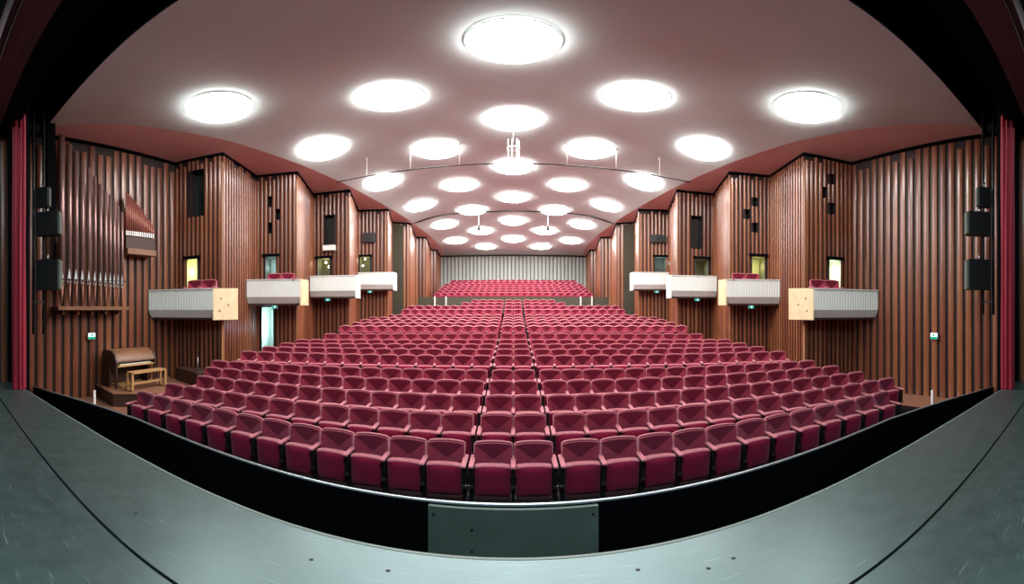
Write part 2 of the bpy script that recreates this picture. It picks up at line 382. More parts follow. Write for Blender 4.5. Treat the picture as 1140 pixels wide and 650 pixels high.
# ------------------------------------------------------------ proscenium (black header, soffit, side returns)
mb = MB(); mb.box(-9.9, 9.9, 1.18, 1.56, E+4.13, E+6.2); mb.box(-9.9, 9.9, 1.56, 2.80, E+5.75, E+5.85)
mb.box(-9.9, 9.9, 2.74, 2.80, E+5.36, E+5.8)
mb.box(-9.9, 9.9, -3.0, .74, E+5.9, E+6.0)
struct(mb.build('wall_front', M['black']))
mb = MB(); mb.box(-9.9, 9.9, .80, 1.18, E+4.13, E+4.75); mb.box(-9.9, 9.9, .72, .80, E+4.17, E+4.6)
struct(mb.build(nxt('trim'), M['brown']))
for s in (-1, 1):
    mb = MB(); mb.prism([(s*7.28, 1.66), (s*9.9, 1.66), (s*9.9, 1.79), (s*7.28, 1.79)], -1.0, E+5.8)
    mb.prism([(s*7.85, 1.47), (s*8.1, 1.47), (s*8.1, 1.66), (s*7.85, 1.66)], -1.0, E+5.8)
    struct(mb.build(nxt('trim'), M['black']))
    # stage flank boarding
    fc = Face(s, (7.9, -2.0), (7.9, 1.45)); mb = MB(); wall_face(mb, fc, .2, zb=.95, top=E+4.3, topgap=.05)
    struct(mb.build('wall_stage_' + ('left' if s < 0 else 'right'), [M['wood'], M['wooddark']]))
    # gathered curtain
    mb = MB(); K = 64; zs = [.955 + (E+4.3-.955)*i/16 for i in range(17)]
    for iz, z in enumerate(zs):
        for q in range(K):
            a = 2*PI*q/K; r = .115 + .028*math.cos(8*a + .6*math.sin(z*.7)) + .006*math.sin(13*a+z)
            mb.v.append((s*7.12 + r*math.cos(a), 1.53 + r*math.sin(a), z))
    for iz in range(16):
        for q in range(K):
            a = iz*K+q; b_ = iz*K+(q+1) % K; mb.face((a, b_, b_+K, a+K), 0, 0, True)
    tag(mb.build('stage_curtain', M['curtain']), 'gathered crimson curtain hanging at the stage edge on the ' + ('organ side' if s < 0 else 'side opposite the organ'), 'curtain')

# ------------------------------------------------------------ stage, pit, rim
EDGE = [(0, 1.96), (1, 1.96), (2, 1.955), (3, 1.93), (4.5, 1.85), (6, 1.73), (7, 1.63), (8.2, 1.52)]
edge = [(-x, y) for x, y in reversed(EDGE)] + EDGE[1:]
zs_ = E - 1.6
mb = MB()
# two deck fields either side of the long joint, plus the joint groove
mb.prism([(-8.2, 1.035)] + [(x, 1.035) for x in ()] + [(8.2, 1.035)] + [p for p in reversed(edge)], zs_-.1, zs_)
mb.box(-8.2, 8.2, -3, 1.012, zs_-.1, zs_)
mb.box(-8.2, 8.2, 1.0, 1.05, zs_-.12, zs_-.03, 1)
struct(mb.build('floor_stage', [M['stage'], M['black']]))
mb = MB()      # worn metal nosing on the stage edge
for (xa, ya), (xb, yb) in zip(edge, edge[1:]): mb.prism([(xa, ya-.012), (xb, yb-.012), (xb, yb+.012), (xa, ya+.012)], zs_-.06, zs_+.003)
struct(mb.build(nxt('trim'), M['pitgrey']))
mb = MB()      # stage front and pit floor
for (xa, ya), (xb, yb) in zip(edge, edge[1:]): mb.quad((xa, ya, -1.2), (xb, yb, -1.2), (xb, yb, zs_-.05), (xa, ya, zs_-.05))
mb.quad((-9.9, 1.4, -1.0), (9.9, 1.4, -1.0), (9.9, 4.0, -1.0), (-9.9, 4.0, -1.0))
struct(mb.build('wall_pit', M['black']))
for i, (x, y) in enumerate(((-.62, 1.73), (-1.03, 1.66), (.62, 1.74), (1.12, 1.62), (.95, 1.6), (-2.2, 1.3))):   # sunken floor plugs
    mb = MB(); mb.lathe([(0, .004), (.011, .004), (.013, 0)], (x, y, zs_), 14)
    tag(mb.build('floor_plug', M['blackmetal']), ['small black floor plug on the stage, second inward on the organ side', 'small black floor plug on the stage, outer one near the edge on the organ side',
        'small black floor plug on the stage near the edge, opposite the organ', 'outermost small black floor plug on the stage opposite the organ',
        'small black floor plug on the stage between two others opposite the organ', 'small black floor plug far along the stage towards the organ'][i], 'floor plug')
RIM = [(0, 3.53), (1.5, 3.53), (3, 3.52), (5, 3.49), (5.9, 3.46), (6.9, 3.28), (7.8, 3.05), (8.66, 2.75), (9.6, 2.45)]
rim = [(-x, y) for x, y in reversed(RIM)] + RIM[1:]
zr = E - 2.1
mb = MB()
for (xa, ya), (xb, yb) in zip(rim, rim[1:]): mb.prism([(xa, ya+.02), (xb, yb+.02), (xb, yb+.12), (xa, ya+.12)], -1.1, zr-.03)
struct(mb.build('wall_pit_rim', M['black']))
mb = MB(); mb.tube([(x, y+.04, zr-.02) for x, y in rim], .022, 8)
struct(mb.build(nxt('trim'), M['rail']))
t = empty('pit_panel', (0, 3.535, 0))
mb = MB(); mb.box(-.835, .835, -.035, .012, -1.0, zr-.045); mb.build('panel', M['pitgrey'], t)
for x, z in ((-.78, zr-.15), (.78, zr-.15), (-.4, -.2), (-.4, .12)):
    mb = MB(); mb.tube([(x, -.045, z), (x, -.033, z)], .012, 8); mb.build('bolt', M['blackmetal'], t)
tag(t, 'grey green rectangular panel set in the black pit wall below the metal rim', 'panel')

# ------------------------------------------------------------ stalls floor in terraces
ROW_D = [4.6, 5.55, 6.5, 7.45, 8.4, 9.7, 10.7, 11.7, 12.7, 13.7, 14.8, 15.75, 16.7, 17.65, 18.6, 19.6, 20.5, 21.4, 22.3]
ROW_T = [-1.70, -1.587, -1.515, -1.43, -1.36, -1.19, -1.125, -1.07, -1.005, -.86, -.604, -.506, -.41, -.32, -.207, .07, .28, .475, .66]
ROW_C = [.0145, .021, .023, .027, .030, .034, .035, .038, .043, .043, .033, .028, .024, .02, .018, .014, .01, .01, .01]
SEAT_H = .86
ROW_Z = [t_ + E - SEAT_H for t_ in ROW_T]
ROW_Z[0] = 0.0
mb = MB()
def cs(s): return lerp(s, list(zip(ROW_D, ROW_C)))
brk = [(ROW_D[i] + ROW_D[i+1])/2 - .12 for i in range(18)] + [23.6]
LIML = [6.75, 6.9, 6.85, 7.05, 7.4, 7.4, 7.5, 7.45, 7.4, 7.15, 7.3, 7.3, 7.3, 7.1, 6.8, 6.5, 6.1, 3.3, 2.7]
LIMR = [6.75, 7.9, 7.8, 7.7, 7.7, 7.7, 7.7, 7.5, 7.4, 7.15, 7.3, 7.3, 7.3, 7.1, 6.8, 6.5, 6.1, 3.3, 2.7]
rimD = lambda x: lerp(abs(x), RIM) + .10
def lim(r): return (-(LIML[r]+.12) if r < 7 else -10.2, (LIMR[r]+.12) if r < 7 else 10.2)
def gp(s, x, z): return (x, max(s - cs(s)*x*x, rimD(x) if s < 9 else s*.3), z)
def strip(sa, za, sb, zb, r):
    xl, xr = lim(r); X = [xl + (xr-xl)*i/44 for i in range(45)]
    for x0, x1 in zip(X, X[1:]): mb.quad(gp(sa, x0, za), gp(sa, x1, za), gp(sb, x1, zb), gp(sb, x0, zb))
    if r and sb - sa > .01:
        for x in (xl, xr): mb.quad(gp(sa, x, -.2), gp(sb, x, -.2), gp(sb, x, zb), gp(sa, x, za))
prev = 5.02; strip(3.6, 0, prev, 0, 0)
for i in range(1, 19):
    a = brk[i-1]; strip(prev, ROW_Z[i-1], a, ROW_Z[i-1], i-1)
    xa, xb = lim(i), lim(i-1); strip(a, -.2 if xa != xb else ROW_Z[i-1], a, ROW_Z[i], i); prev = a
strip(prev, ROW_Z[18], 23.98, ROW_Z[18], 18)
struct(mb.build('floor', M['carpet']))
mb = MB(); X = [-9.7 + 19.4*i/40 for i in range(41)]      # flat wooden floor beside and under the rows
for x0, x1 in zip(X, X[1:]): mb.quad((x0, rimD(x0), -.004), (x1, rimD(x1), -.004), (x1, 10.5, -.004), (x0, 10.5, -.004))
struct(mb.build('floor_side', M['parquet']))

# ------------------------------------------------------------ chairs
W = .498
def hull(mb, rows, mi=0, sm=False): # rows of equal length -> grid surface
    k = len(rows[0]); i = len(mb.v)
    for r in rows: mb.v += [tuple(p) for p in r]
    for a in range(len(rows)-1):
        for b_ in range(k-1): q = i+a*k+b_; mb.face((q, q+1, q+k+1, q+k), mi, 0, sm)
def back_mesh():
    """upholstered back: four folds meeting at a hollow point, edges standing forward"""
    mb = MB(); hw = .232
    top = lambda x: .845 - .028*(abs(x)/hw)**2.5
    U = [-1, -.6, -.2, .2, .6, 1]
    ring = [(u*hw, -.115, top(u*hw)-.02) for u in U]                       # top edge
    ring += [(hw, -.135, .62), (hw*.98, -.185, .385), (0, -.19, .38), (-hw*.98, -.185, .385), (-hw, -.135, .62)]
    apex = (0, -.045, .565); i = len(mb.v); mb.v.append(apex); mb.v += ring; k = len(ring)
    for a in range(k): mb.face((i, i+1+(a+1) % k, i+1+a), 1 if a < 5 else 0)  # top fold takes the velour with the shade painted in
    rear = [(x*1.0, y+.10, z+(.0 if z > .7 else 0)) for x, y, z in ring]; j = len(mb.v); mb.v += rear
    for a in range(k): mb.face((i+1+a, i+1+(a+1) % k, j+(a+1) % k, j+a), 0)
    mb.face(tuple(j+a for a in range(k)), 0)
    U2 = [-1, -.92, -.75, -.5, -.25, 0, .25, .5, .75, .92, 1]
    mb2 = MB(); path = [(-hw*.98, -.165, .40), (-hw, -.115, .62)] + [(u*hw, -.075, top(u*hw)-.006) for u in U2] + [(hw, -.115, .62), (hw*.98, -.165, .40)]
    mb2.tube(path, [.010, .011] + [.014] + [.018]*9 + [.014] + [.011, .010], 6)
    return mb, mb2
def seat_mesh():
    mb = MB(); hw = .212; rows = []
    # tipped-up cushion: nearly vertical panel, gently bulged underside facing the stage
    for v in (0, .06, .2, .4, .6, .8, .95, 1):
        r = []
        for u in (-1, -.9, -.5, 0, .5, .9, 1):
            e = (1 - abs(u)**6) * (1 - abs(2*v-1)**8)
            r.append((u*hw, -.255 - .05*e - .05*v, .10 + .475*v - .02*(abs(u)**4)*v))
        rows.append(r)
    hull(mb, rows, 0, True)
    bk = [[(p[0], p[1]+.12 + (.0 if j else 0), p[2]) for p in r] for j, r in enumerate(rows)]
    hull(mb, [list(reversed(r)) for r in bk], 0, True)
    for sd in (0, -1):
        for a in range(len(rows)-1): mb.quad(rows[a][sd], rows[a+1][sd], bk[a+1][sd], bk[a][sd])
    for a in range(6): mb.quad(rows[0][a], rows[0][a+1], bk[0][a+1], bk[0][a])
    mb2 = MB()
    hull(mb2, [[(p[0], p[1], p[2]) for p in rows[-1]], [(p[0], p[1]+.05, p[2]+.018) for p in rows[-1]], [(p[0], p[1]+.12, p[2]) for p in rows[-1]]], 0, True)
    hull(mb2, [[(p[0], p[1]-.006, p[2]-.014) for p in rows[-1]], [(p[0], p[1]-.008, p[2]) for p in rows[-1]], [(p[0], p[1]+.02, p[2]+.012) for p in rows[-1]]], 0, True)
    return mb, mb2
def arm_mesh(x):
    pad = MB(); pad.prism([(x-.027, -.40), (x+.027, -.40), (x+.03, -.05), (x-.03, -.05)], [.585, .585, .60, .60], [.612, .612, .628, .628])
    pad.prism([(x-.02, -.415), (x+.02, -.415), (x+.027, -.40), (x-.027, -.40)], .588, .607)
    leg = MB(); leg.prism([(x-.022, -.36), (x+.022, -.36), (x+.022, -.06), (x-.022, -.06)], .25, .587)
    leg.prism([(x-.022, -.30), (x+.022, -.30), (x+.022, -.10), (x-.022, -.10)], .02, .25)
    leg.prism([(x-.03, -.34), (x+.03, -.34), (x+.03, -.04), (x-.03, -.04)], 0, .02)
    br = MB()
    br.prism([(x-.03, -.372), (x+.03, -.372), (x+.03, -.345), (x-.03, -.345)], .27, .31)
    return pad, leg, br
def make_chair(both=False):
    t_ = empty('auditorium_chair')
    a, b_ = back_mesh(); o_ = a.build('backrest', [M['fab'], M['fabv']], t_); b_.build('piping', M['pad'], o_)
    a, b_ = seat_mesh(); o_ = a.build('seat', M['fabd'], t_); b_.build('piping', M['pad'], o_)
    for x in ((-W/2, W/2) if both else (-W/2,)):
        p, g, br = arm_mesh(x); o_ = p.build('armrest', M['pad'], t_)
        g_ = g.build('leg', M['blackmetal'], t_); br.build('bracket', M['chrome'], g_)
    return t_
proto = {False: make_chair(False), True: make_chair(True)}
used = {False: False, True: False}
def stuff_chair(mb, x, y, z, rz, arms=True):
    """compact chair: back with folded hollow, cushion, arm"""
    ca, sa = math.cos(rz), math.sin(rz)
    def T(p): return (x + p[0]*ca - p[1]*sa, y + p[0]*sa + p[1]*ca, z + p[2])
    hw = .232
    c = T((0, -.055, .58)); P = [T(q) for q in ((-hw, -.2, .38), (hw, -.2, .38), (hw, -.1, .79), (0, -.1, .845), (-hw, -.1, .79))]
    i = len(mb.v); mb.v += [c] + P
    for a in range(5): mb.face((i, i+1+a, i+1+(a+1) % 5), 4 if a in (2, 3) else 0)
    R = [T(q) for q in ((-hw, -.08, .38), (hw, -.08, .38), (hw, .03, .80), (0, .03, .855), (-hw, .03, .80))]
    j = len(mb.v); mb.v += R; mb.face((j, j+4, j+3, j+2, j+1), 0)
    F_ = [T(q) for q in ((-hw, -.115, .77), (0, -.115, .825), (hw, -.115, .77))]; k = len(mb.v); mb.v += F_
    mb.face((i+5, i+4, j+3, j+4), 1); mb.face((i+4, i+3, j+2, j+3), 1); mb.face((k, k+1, i+4, i+5), 1); mb.face((k+1, k+2, i+3, i+4), 1)
    mb.face((i+1, i+5, j+4, j), 0); mb.face((i+2, j+1, j+2, i+3), 0)
    S = [T(q) for q in ((-.21, -.27, .10), (.21, -.27, .10), (.21, -.33, .57), (-.21, -.33, .57), (.21, -.2, .57), (-.21, -.2, .57))]; k = len(mb.v); mb.v += S
    mb.face((k, k+1, k+2, k+3), 2); mb.face((k+3, k+2, k+4, k+5), 1)
    if arms:
        for sx in (-W/2,):
            A = [T((sx+q[0], q[1], q[2])) for q in ((-.028, -.40, .61), (.028, -.40, .61), (.028, -.05, .625), (-.028, -.05, .625), (-.022, -.38, 0), (.022, -.38, 0), (.022, -.38, .59), (-.022, -.38, .59), (-.022, -.06, 0), (-.022, -.06, .59), (.022, -.06, 0), (.022, -.06, .59))]
            k = len(mb.v); mb.v += A; mb.face((k, k+1, k+2, k+3), 1); mb.face((k+4, k+5, k+6, k+7), 3); mb.face((k+8, k+4, k+7, k+9), 3); mb.face((k+5, k+10, k+11, k+6), 3)

ORD = 'first second third fourth fifth sixth seventh eighth ninth tenth eleventh twelfth thirteenth fourteenth fifteenth sixteenth seventeenth eighteenth nineteenth'.split()
far = MB(); n_ind = 0; rowlist = []
for r in range(19):
    c = ROW_C[r]; D0 = ROW_D[r]; seats = []
    seats.append((-W/2, 0, False)); seats.append((W/2, 1, True))
    for s, lim in ((-1, LIML[r]), (1, LIMR[r])):
        x = W + .095; k = 0; lst = []
        while True:
            sl = 2*c*x; dx = W / math.sqrt(1+sl*sl); xc = x + dx/2
            if (r == 0 and k >= 12) or (r > 0 and xc + dx/2 > lim): break
            lst.append(s*xc); x += dx; k += 1
        for k, xc in enumerate(lst):
            # a chair carries the arm on its organ side; the last of a block has both
            both = (s < 0 and k == 0) or (s > 0 and k == len(lst)-1)
            seats.append((xc, (k, s), both))
    rowlist.append(seats)
for r, seats in enumerate(rowlist):
    for x, idx, both in seats:
        c = ROW_C[r]; y = ROW_D[r] - c*x*x; rz = math.atan(-2*c*x)
        if r < 10:
            o = proto[both] if not used[both] else copy_tree(proto[both]); used[both] = True
            o.location = (x, y, ROW_Z[r]); o.rotation_euler = (0, 0, rz)
            if idx in (0, 1): lab = f'red tip-up chair in the centre pair, {ORD[r]} row from the stage, ' + ('nearer the organ' if idx == 0 else 'away from the organ')
            else: lab = f'red tip-up chair, {ORD[r]} row, {ORD[idx[0]]} from the centre pair ' + ('towards the organ' if idx[1] < 0 else 'away from the organ')
            tag(o, lab, 'chair', f'red auditorium chairs in the {ORD[r]} row'); n_ind += 1
        else:
            stuff_chair(far, x, y, ROW_Z[r], rz)
# rear tier
TD = [24.75 + .92*i for i in range(7)]; TT = [1.22 + .222*i for i in range(7)]; TL = [5.72, 5.72, 5.72, 5.72, 5.72, 5.25, 5.25]
for D0, T, lim in zip(TD, TT, TL):
    k = int(2*lim / W)
    for j in range(k): stuff_chair(far, (j - (k-1)/2)*W, D0, T + E - SEAT_H, 0)
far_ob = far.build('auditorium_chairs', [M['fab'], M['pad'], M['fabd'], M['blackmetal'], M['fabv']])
tag(far_ob, 'far rows of red chairs in the rear stalls and raised back tier', 'chairs', 'far rows of red chairs', 'stuff')
print('individual chairs', n_ind)

# rear tier structure
mb = MB(); prev = 24.0
for i, (D0, T) in enumerate(zip(TD, TT)):
    z = T + E - SEAT_H; mb.box(-5.95, 5.95, D0-.5, D0+.44, z-.5, z-.005)
mb.box(-5.9, 5.9, 31.0, 32.0, 3.2, TT[-1]+E-SEAT_H)
struct(mb.build('floor_tier', M['carpet']))
mb = MB(); mb.box(-6.9, 6.9, 23.98, 24.12, 1.5, E+.87); struct(mb.build('wall_tier', M['olive']))
for i, px in enumerate((484, 496.5, 646.5, 659)):
    p = on_depth(px, 330, 23.85); mb = MB(); z0 = ROW_Z[18]
    mb.box(p.x-.045, p.x+.045, 23.82, 23.9, z0, p.z); mb.box(p.x-.08, p.x+.08, 23.79, 23.93, z0-.03, z0)
    tag(mb.build('white_post', M['whitepost']), ('outer' if i in (0, 3) else 'inner') + ' short white post under the rear tier on the ' + ('organ side' if i < 2 else 'side opposite the organ'), 'post')

# ------------------------------------------------------------ boxes on the side walls
BOX = [dict(A=(9.6, 6.13), B=(7.7, 7.1), C=(7.62, 8.05), z0=-.29, z1=.60), dict(A=(8.38, 9.3), B=(6.77, 10.2), C=(6.79, 10.72), z0=.16, z1=1.02),
       dict(A=(7.83, 12.5), B=(6.05, 13.07), C=(6.1, 13.6), z0=.475, z1=1.36), dict(A=(7.3, 16.0), B=(5.64, 16.5), C=(5.67, 17.05), z0=.95, z1=1.80)]
for bi, bx in enumerate(BOX):
    for s in (-1, 1):
        A, B, C_ = (Vector((s*p[0], p[1])) for p in (bx['A'], bx['B'], bx['C'])); z0, z1 = bx['z0']+E, bx['z1']+E; zf = z0 + (z1-z0)*.33
        nf = Vector((-(B-A).y, (B-A).x)).normalized()
        if nf.y > 0: nf = -nf
        t = empty('balcony_box', (B.x, B.y, z0))
        loc = lambda p: (p.x - B.x, p.y - B.y)
        mb = MB(); a, b_ = loc(A), loc(B); n2_ = (nf.x, nf.y)
        def off(p, k): return (p[0]+n2_[0]*k, p[1]+n2_[1]*k)
        # upright panel and the inward sloping lower skirt
        H = z1-z0; hf = zf-z0
        mb.prism([off(a, .0), off(b_, .0), off(b_, -.05), off(a, -.05)], hf, H)
        i = len(mb.v); q = [off(a, 0), off(b_, 0), off(b_, -.16), off(a, -.16)]
        mb.v += [(q[0][0], q[0][1], hf), (q[1][0], q[1][1], hf), (q[2][0], q[2][1], 0), (q[3][0], q[3][1], 0)]; mb.face((i, i+1, i+2, i+3))
        Lf = (B-A).length; uf = (B-A)/Lf; nr = int(Lf/.085)
        for j in range(nr):                       # ribs
            c0 = A + uf*(Lf*(j+.5)/nr) - B; h = .016
            p0, p1 = c0 - uf*.022, c0 + uf*.022
            mb.prism([off(p0, 0), off(p1, 0), off(p1, h), off(p0, h)], hf, H-.03)
            i = len(mb.v); mb.v += [(*off(p0, h), hf), (*off(p1, h), hf), (*off(p1, h-.16), .0), (*off(p0, h-.16), .0)]; mb.face((i, i+1, i+2, i+3))
            mb.quad((*off(p0, 0), hf), (*off(p0, h), hf), (*off(p0, h-.16), 0), (*off(p0, -.16), 0)); mb.quad((*off(p1, 0), hf), (*off(p1, h), hf), (*off(p1, h-.16), 0), (*off(p1, -.16), 0))
        mb.prism([off(a, .03), off(b_, .03), off(b_, -.07), off(a, -.07)], H, H+.025)
        mb.build('front_panel', M['boxwhite'], t)
        mb = MB(); c_ = loc(C_); up = .0 if bi else .04
        w_ = (C_-B).normalized(); nx_ = Vector((w_.y, -w_.x)); nx_ = nx_ if nx_.x*s < 0 else -nx_
        mb.prism([(b_[0]+nx_.x*.02, b_[1]+nx_.y*.02), (c_[0]+nx_.x*.02, c_[1]+nx_.y*.02), (c_[0]-nx_.x*.03, c_[1]-nx_.y*.03), (b_[0]-nx_.x*.03, b_[1]-nx_.y*.03)], [0.0]*4, [H+.025, H+.02+up, H+.02+up, H+.025])
        for hx in ((.25, .3), (.3, .7), (.6, .5)) if bi == 0 else ():
            cc = (b_[0] + (c_[0]-b_[0])*hx[0] + nx_.x*.022, b_[1] + (c_[1]-b_[1])*hx[0] + nx_.y*.022, H*hx[1]); mb.rbox(cc, (.03, .03, .05), 0, 1)
        mb.build('side_panel', [M['boxwood'] if bi < 2 else M['boxwhite'], M['console']], t)
        mb = MB(); fcw = FACES['left' if s < 0 else 'right'][1+2*bi]; w1 = Vector((fcw.P1.x, fcw.P1.y)) - B; w0 = Vector((fcw.P0.x, fcw.P0.y)) - B
        outer = A - B + Vector((s*.3, .3))
        pts = [off(a, -.10), off(b_, -.10), c_, (w1.x + fcw.n.x*-.02, w1.y - fcw.n.y*.02), (w0.x, w0.y)]
        mb.prism([(p[0], p[1]) for p in pts], .0, .06); mb.build('floor_slab', M['consoled'], t)
        mb = MB(); mb.prism([(p[0], p[1]) for p in pts], .06, max(.1, H-.54)) if False else None
        tag(t, f'white ribbed balcony box, {ORD[bi]} from the stage on the ' + ('organ side' if s < 0 else 'side opposite the organ'), 'balcony box', 'white ribbed boxes on the side walls')
# chairs in the first two boxes of either side
for bi, spots, top in ((0, ((8.58, 7.22), (8.15, 7.41)), .93), (1, ((7.78, 10.12), (7.34, 10.31)), 1.29)):
    for s in (-1, 1):
        for k, (lx, ly) in enumerate(spots):
            o = copy_tree(proto[True]); o.location = (s*lx, ly, top + E - SEAT_H); o.rotation_euler = (0, 0, s*-.44)
            z0 = BOX[bi]['z0'] + E + .06
            mb = MB(); mb.box(-.2, .2, -.14, .08, z0 - (top+E-SEAT_H), -.001); mb.build('plinth', M['consoled'], o)
            tag(o, f'{"outer" if k == 0 else "inner"} red chair in the {ORD[bi]} balcony box on the ' + ('organ side' if s < 0 else 'side opposite the organ'), 'chair', 'red chairs in the balcony boxes')

# ------------------------------------------------------------ ceiling lights
LP = []
mid = [2.79, 2.57, 2.42, 2.3, 2.15, 2.15]; out = [6.14, 5.75, 5.28, 4.75, 4.26, 4.2]
for k in range(6):
    Dk = 5.86 + 4.1*k; LP.append((0, Dk, k, 0))
    for s in (-1, 1): LP.append((s*mid[k], Dk+2.05, k, 1)); LP.append((s*out[k], Dk, k, 2))
lamp_proto = empty('ceiling_light')
mb = MB(); R0 = .77
mb.lathe([(R0+.03, .02), (R0+.03, -.008), (R0, -.012), (R0, .02)], k=48); mb.build('rim', M['ceil'], lamp_proto)
mb = MB(); mb.lathe([(R0, .0), (R0, -.035), (R0*.985, -.06), (R0*.93, -.083), (R0*.8, -.10), (R0*.6, -.112), (R0*.3, -.119), (.001, -.12)], k=48); mb.build('diffuser', M['dome'], lamp_proto)
names3 = ['centre line', 'middle line', 'outermost line']
for i, (x, y, k, w3) in enumerate(LP):
    o = lamp_proto if i == 0 else copy_tree(lamp_proto)
    e = .02; sx = (hc(x+e, y)-hc(x-e, y))/(2*e); sy = (hc(x, y+e)-hc(x, y-e))/(2*e)
    o.location = (x, y, hc(x, y)-.015); o.rotation_euler = (math.atan(sy), -math.atan(sx), 0)
    side = '' if w3 == 0 else (' towards the organ' if x < 0 else ' away from the organ')
    tag(o, f'round glowing ceiling light, {ORD[k]} from the stage, {names3[w3]}{side}', 'ceiling light', 'round ceiling lights')

# ------------------------------------------------------------ unseen fill lights, added above the stage for cool light on floor and boxes
for i, x in enumerate((-5.2, 0, 5.2)):
    t = empty('fill_light', (x, (-.9, .0, -.9)[i], E+4.6), 0); t.rotation_euler = (math.radians(14), 0, 0)
    mb = MB(); mb.box(-.5, .5, -.16, .16, .0, .12); mb.build('housing', M['blackmetal'], t)
    L = bpy.data.lights.new('fill_lamp', 'AREA'); L.shape = 'RECTANGLE'; L.size = .9; L.size_y = .3; L.energy = (75, 300, 75)[i]; L.color = (.66, .93, 1.0)
    lo = bpy.data.objects.new('fill_lamp', L); col.objects.link(lo); lo.parent = t; lo.location = (0, 0, -.01)
    tag(t, ['stage fill light added above the stage on the organ side', 'stage fill light added above the middle of the stage', 'stage fill light added above the stage away from the organ'][i], 'fill light')

# ------------------------------------------------------------ hanging lighting bar with rods, microphone cluster, small pendants
zb_ = E + .4256*11.7
t = empty('hanging_bar', (0, 11.7, zb_))
mb = MB(); mb.tube([(-6.2 + 12.4*i/20, 0, -.0035*(-6.2+12.4*i/20)**2) for i in range(21)], .022, 8); mb.build('bar', M['blackmetal'], t)
for x in (-4.98, -3.4, -1.75, 1.75, 3.4, 4.98):
    mb = MB(); mb.tube([(x, 0, -.0035*x*x), (x, 0, hc(x, 11.7)-zb_+.01)], .009, 6); mb.lathe([(.05, 0), (.05, -.05), (.02, -.07)], (x, 0, hc(x, 11.7)-zb_+.01), 12); mb.build('rod', M['whitepost'], t)
tag(t, 'long dark bar hung on white rods across the ceiling', 'hanging bar')
t = empty('hanging_rod_cluster', (0, 10.9, hc(0, 10.9)))
z1 = zat(158, 10.9) - hc(0, 10.9); z2 = zat(184, 10.9) - hc(0, 10.9)
mb = MB(); mb.tube([(0, 0, 0), (0, 0, z1)], .008, 6); mb.build('cable', M['whitepost'], t)
mb = MB(); mb.lathe([(.001, .03), (.2, .02), (.2, -.01), (.001, -.01)], (0, 0, z1-.25), 20); mb.build('plate', M['boxwhite'], t)
for k in range(7):
    a = 2*PI*k/7; mb = MB(); x, y = .17*math.cos(a), .17*math.sin(a)
    mb.tube([(x, y, z1+.05-.03*(k % 2)), (x, y, z2+.06*(k % 3))], .014, 6); mb.build('rod', M['boxwhite'], t)
tag(t, 'cluster of thin pale rods hanging on a cable on the centre line', 'hanging cluster')
for s, px in ((-1, 533), (1, 610)):
    p = on_depth(px, 255, 21.2); t = empty('pendant_spotlight', p)
    mb = MB(); mb.tube([(0, 0, 0), (0, 0, hc(p.x, 21.2)-p.z)], .02, 6); mb.build('rod', M['whitepost'], t)
    mb = MB(); mb.lathe([(.001, .16), (.08, .14), (.1, -.12), (.07, -.14), (.001, -.14)], (0, 0, .05), 14); mb.build('housing', M['blackmetal'], t)
    tag(t, 'small black pendant spotlight below the ceiling on the ' + ('organ side' if s < 0 else 'side opposite the organ'), 'spotlight')

# ------------------------------------------------------------ organ
LO = 9.28
P_ = [(68.4, 151, 8.0), (77.2, 161, 6.2), (84.6, 169, 6.0), (91.7, 179, 5.4), (99, 187, 5.2), (105.6, 197, 4.6), (111.7, 205, 4.4), (117.6, 213, 4.2), (122.7, 217, 3.6), (127.2, 224, 3.4), (131.5, 229, 3.2), (136, 236, 3.2)]
org = empty('pipe_organ', (-LO, 4.2, zat(341, 10)))
zo = org.location.z
def rel(p): return (p[0]+LO, p[1]-4.2, p[2]-zo)
for i, (px, py, wpx) in enumerate(P_):
    top = on_lat(px, py, LO); r0 = math.hypot(top.x, top.y); rad = r0*wpx/F/2*.98
    mz = zat(312 + (px-77)*.1, r0); fz = zat(338.5 + (px-68)*.035, r0)
    x, y, _ = rel(top); mb = MB()
    mb.tube([(x, y, mz-zo), (x, y, top.z-zo)], rad, 16, caps=True); body = mb.build('pipe', M['pipe'], org)
    mb = MB(); mb.tube([(x, y, fz-zo), (x, y, fz-zo+.1), (x, y, mz-zo)], [rad*.25, rad*.3, rad], 14); mb.build('pipe_foot', M['foot'], body)
    d = Vector((-top.x, -top.y)).normalized(); mb = MB(); c = (x+d.x*rad*.86, y+d.y*rad*.86)
    tn = Vector((-d.y, d.x)); hw = rad*.62
    mb.prism([(c[0]-tn.x*hw, c[1]-tn.y*hw), (c[0]+tn.x*hw, c[1]+tn.y*hw), (c[0]+tn.x*hw-d.x*.03, c[1]+tn.y*hw-d.y*.03), (c[0]-tn.x*hw-d.x*.03, c[1]-tn.y*hw-d.y*.03)], mz-zo-.07, mz-zo+.03)
    i0 = len(mb.v); mb.v += [(c[0]-tn.x*hw+d.x*.01, c[1]-tn.y*hw+d.y*.01, mz-zo+.04), (c[0]+tn.x*hw+d.x*.01, c[1]+tn.y*hw+d.y*.01, mz-zo+.04), (c[0]+d.x*.012, c[1]+d.y*.012, mz-zo+.34)]; mb.face((i0, i0+1, i0+2))
    mb.build('pipe_mouth', M['lip'], body)
a, b_ = on_lat(62, 340.5, LO), on_lat(139.5, 343.5, LO)
mb = MB(); mb.box(-.32, .22, rel(a)[1], rel(b_)[1], -.10, .0, 0); mb.box(-.34, -.28, rel(a)[1], rel(b_)[1], -.0, .04, 0) if False else None
for k in range(5):
    y = rel(a)[1] + (rel(b_)[1]-rel(a)[1])*(k+.5)/5; mb.box(-.32, .05, y-.03, y+.03, -.22, -.10)
mb.build('shelf', M['console'], org)
for zz in (.72,):
    mb = MB(); mb.tube([(.13, rel(a)[1]+.1, zz), (.13, rel(b_)[1], zz)], .012, 6); mb.build('rail', M['blackmetal'], org)
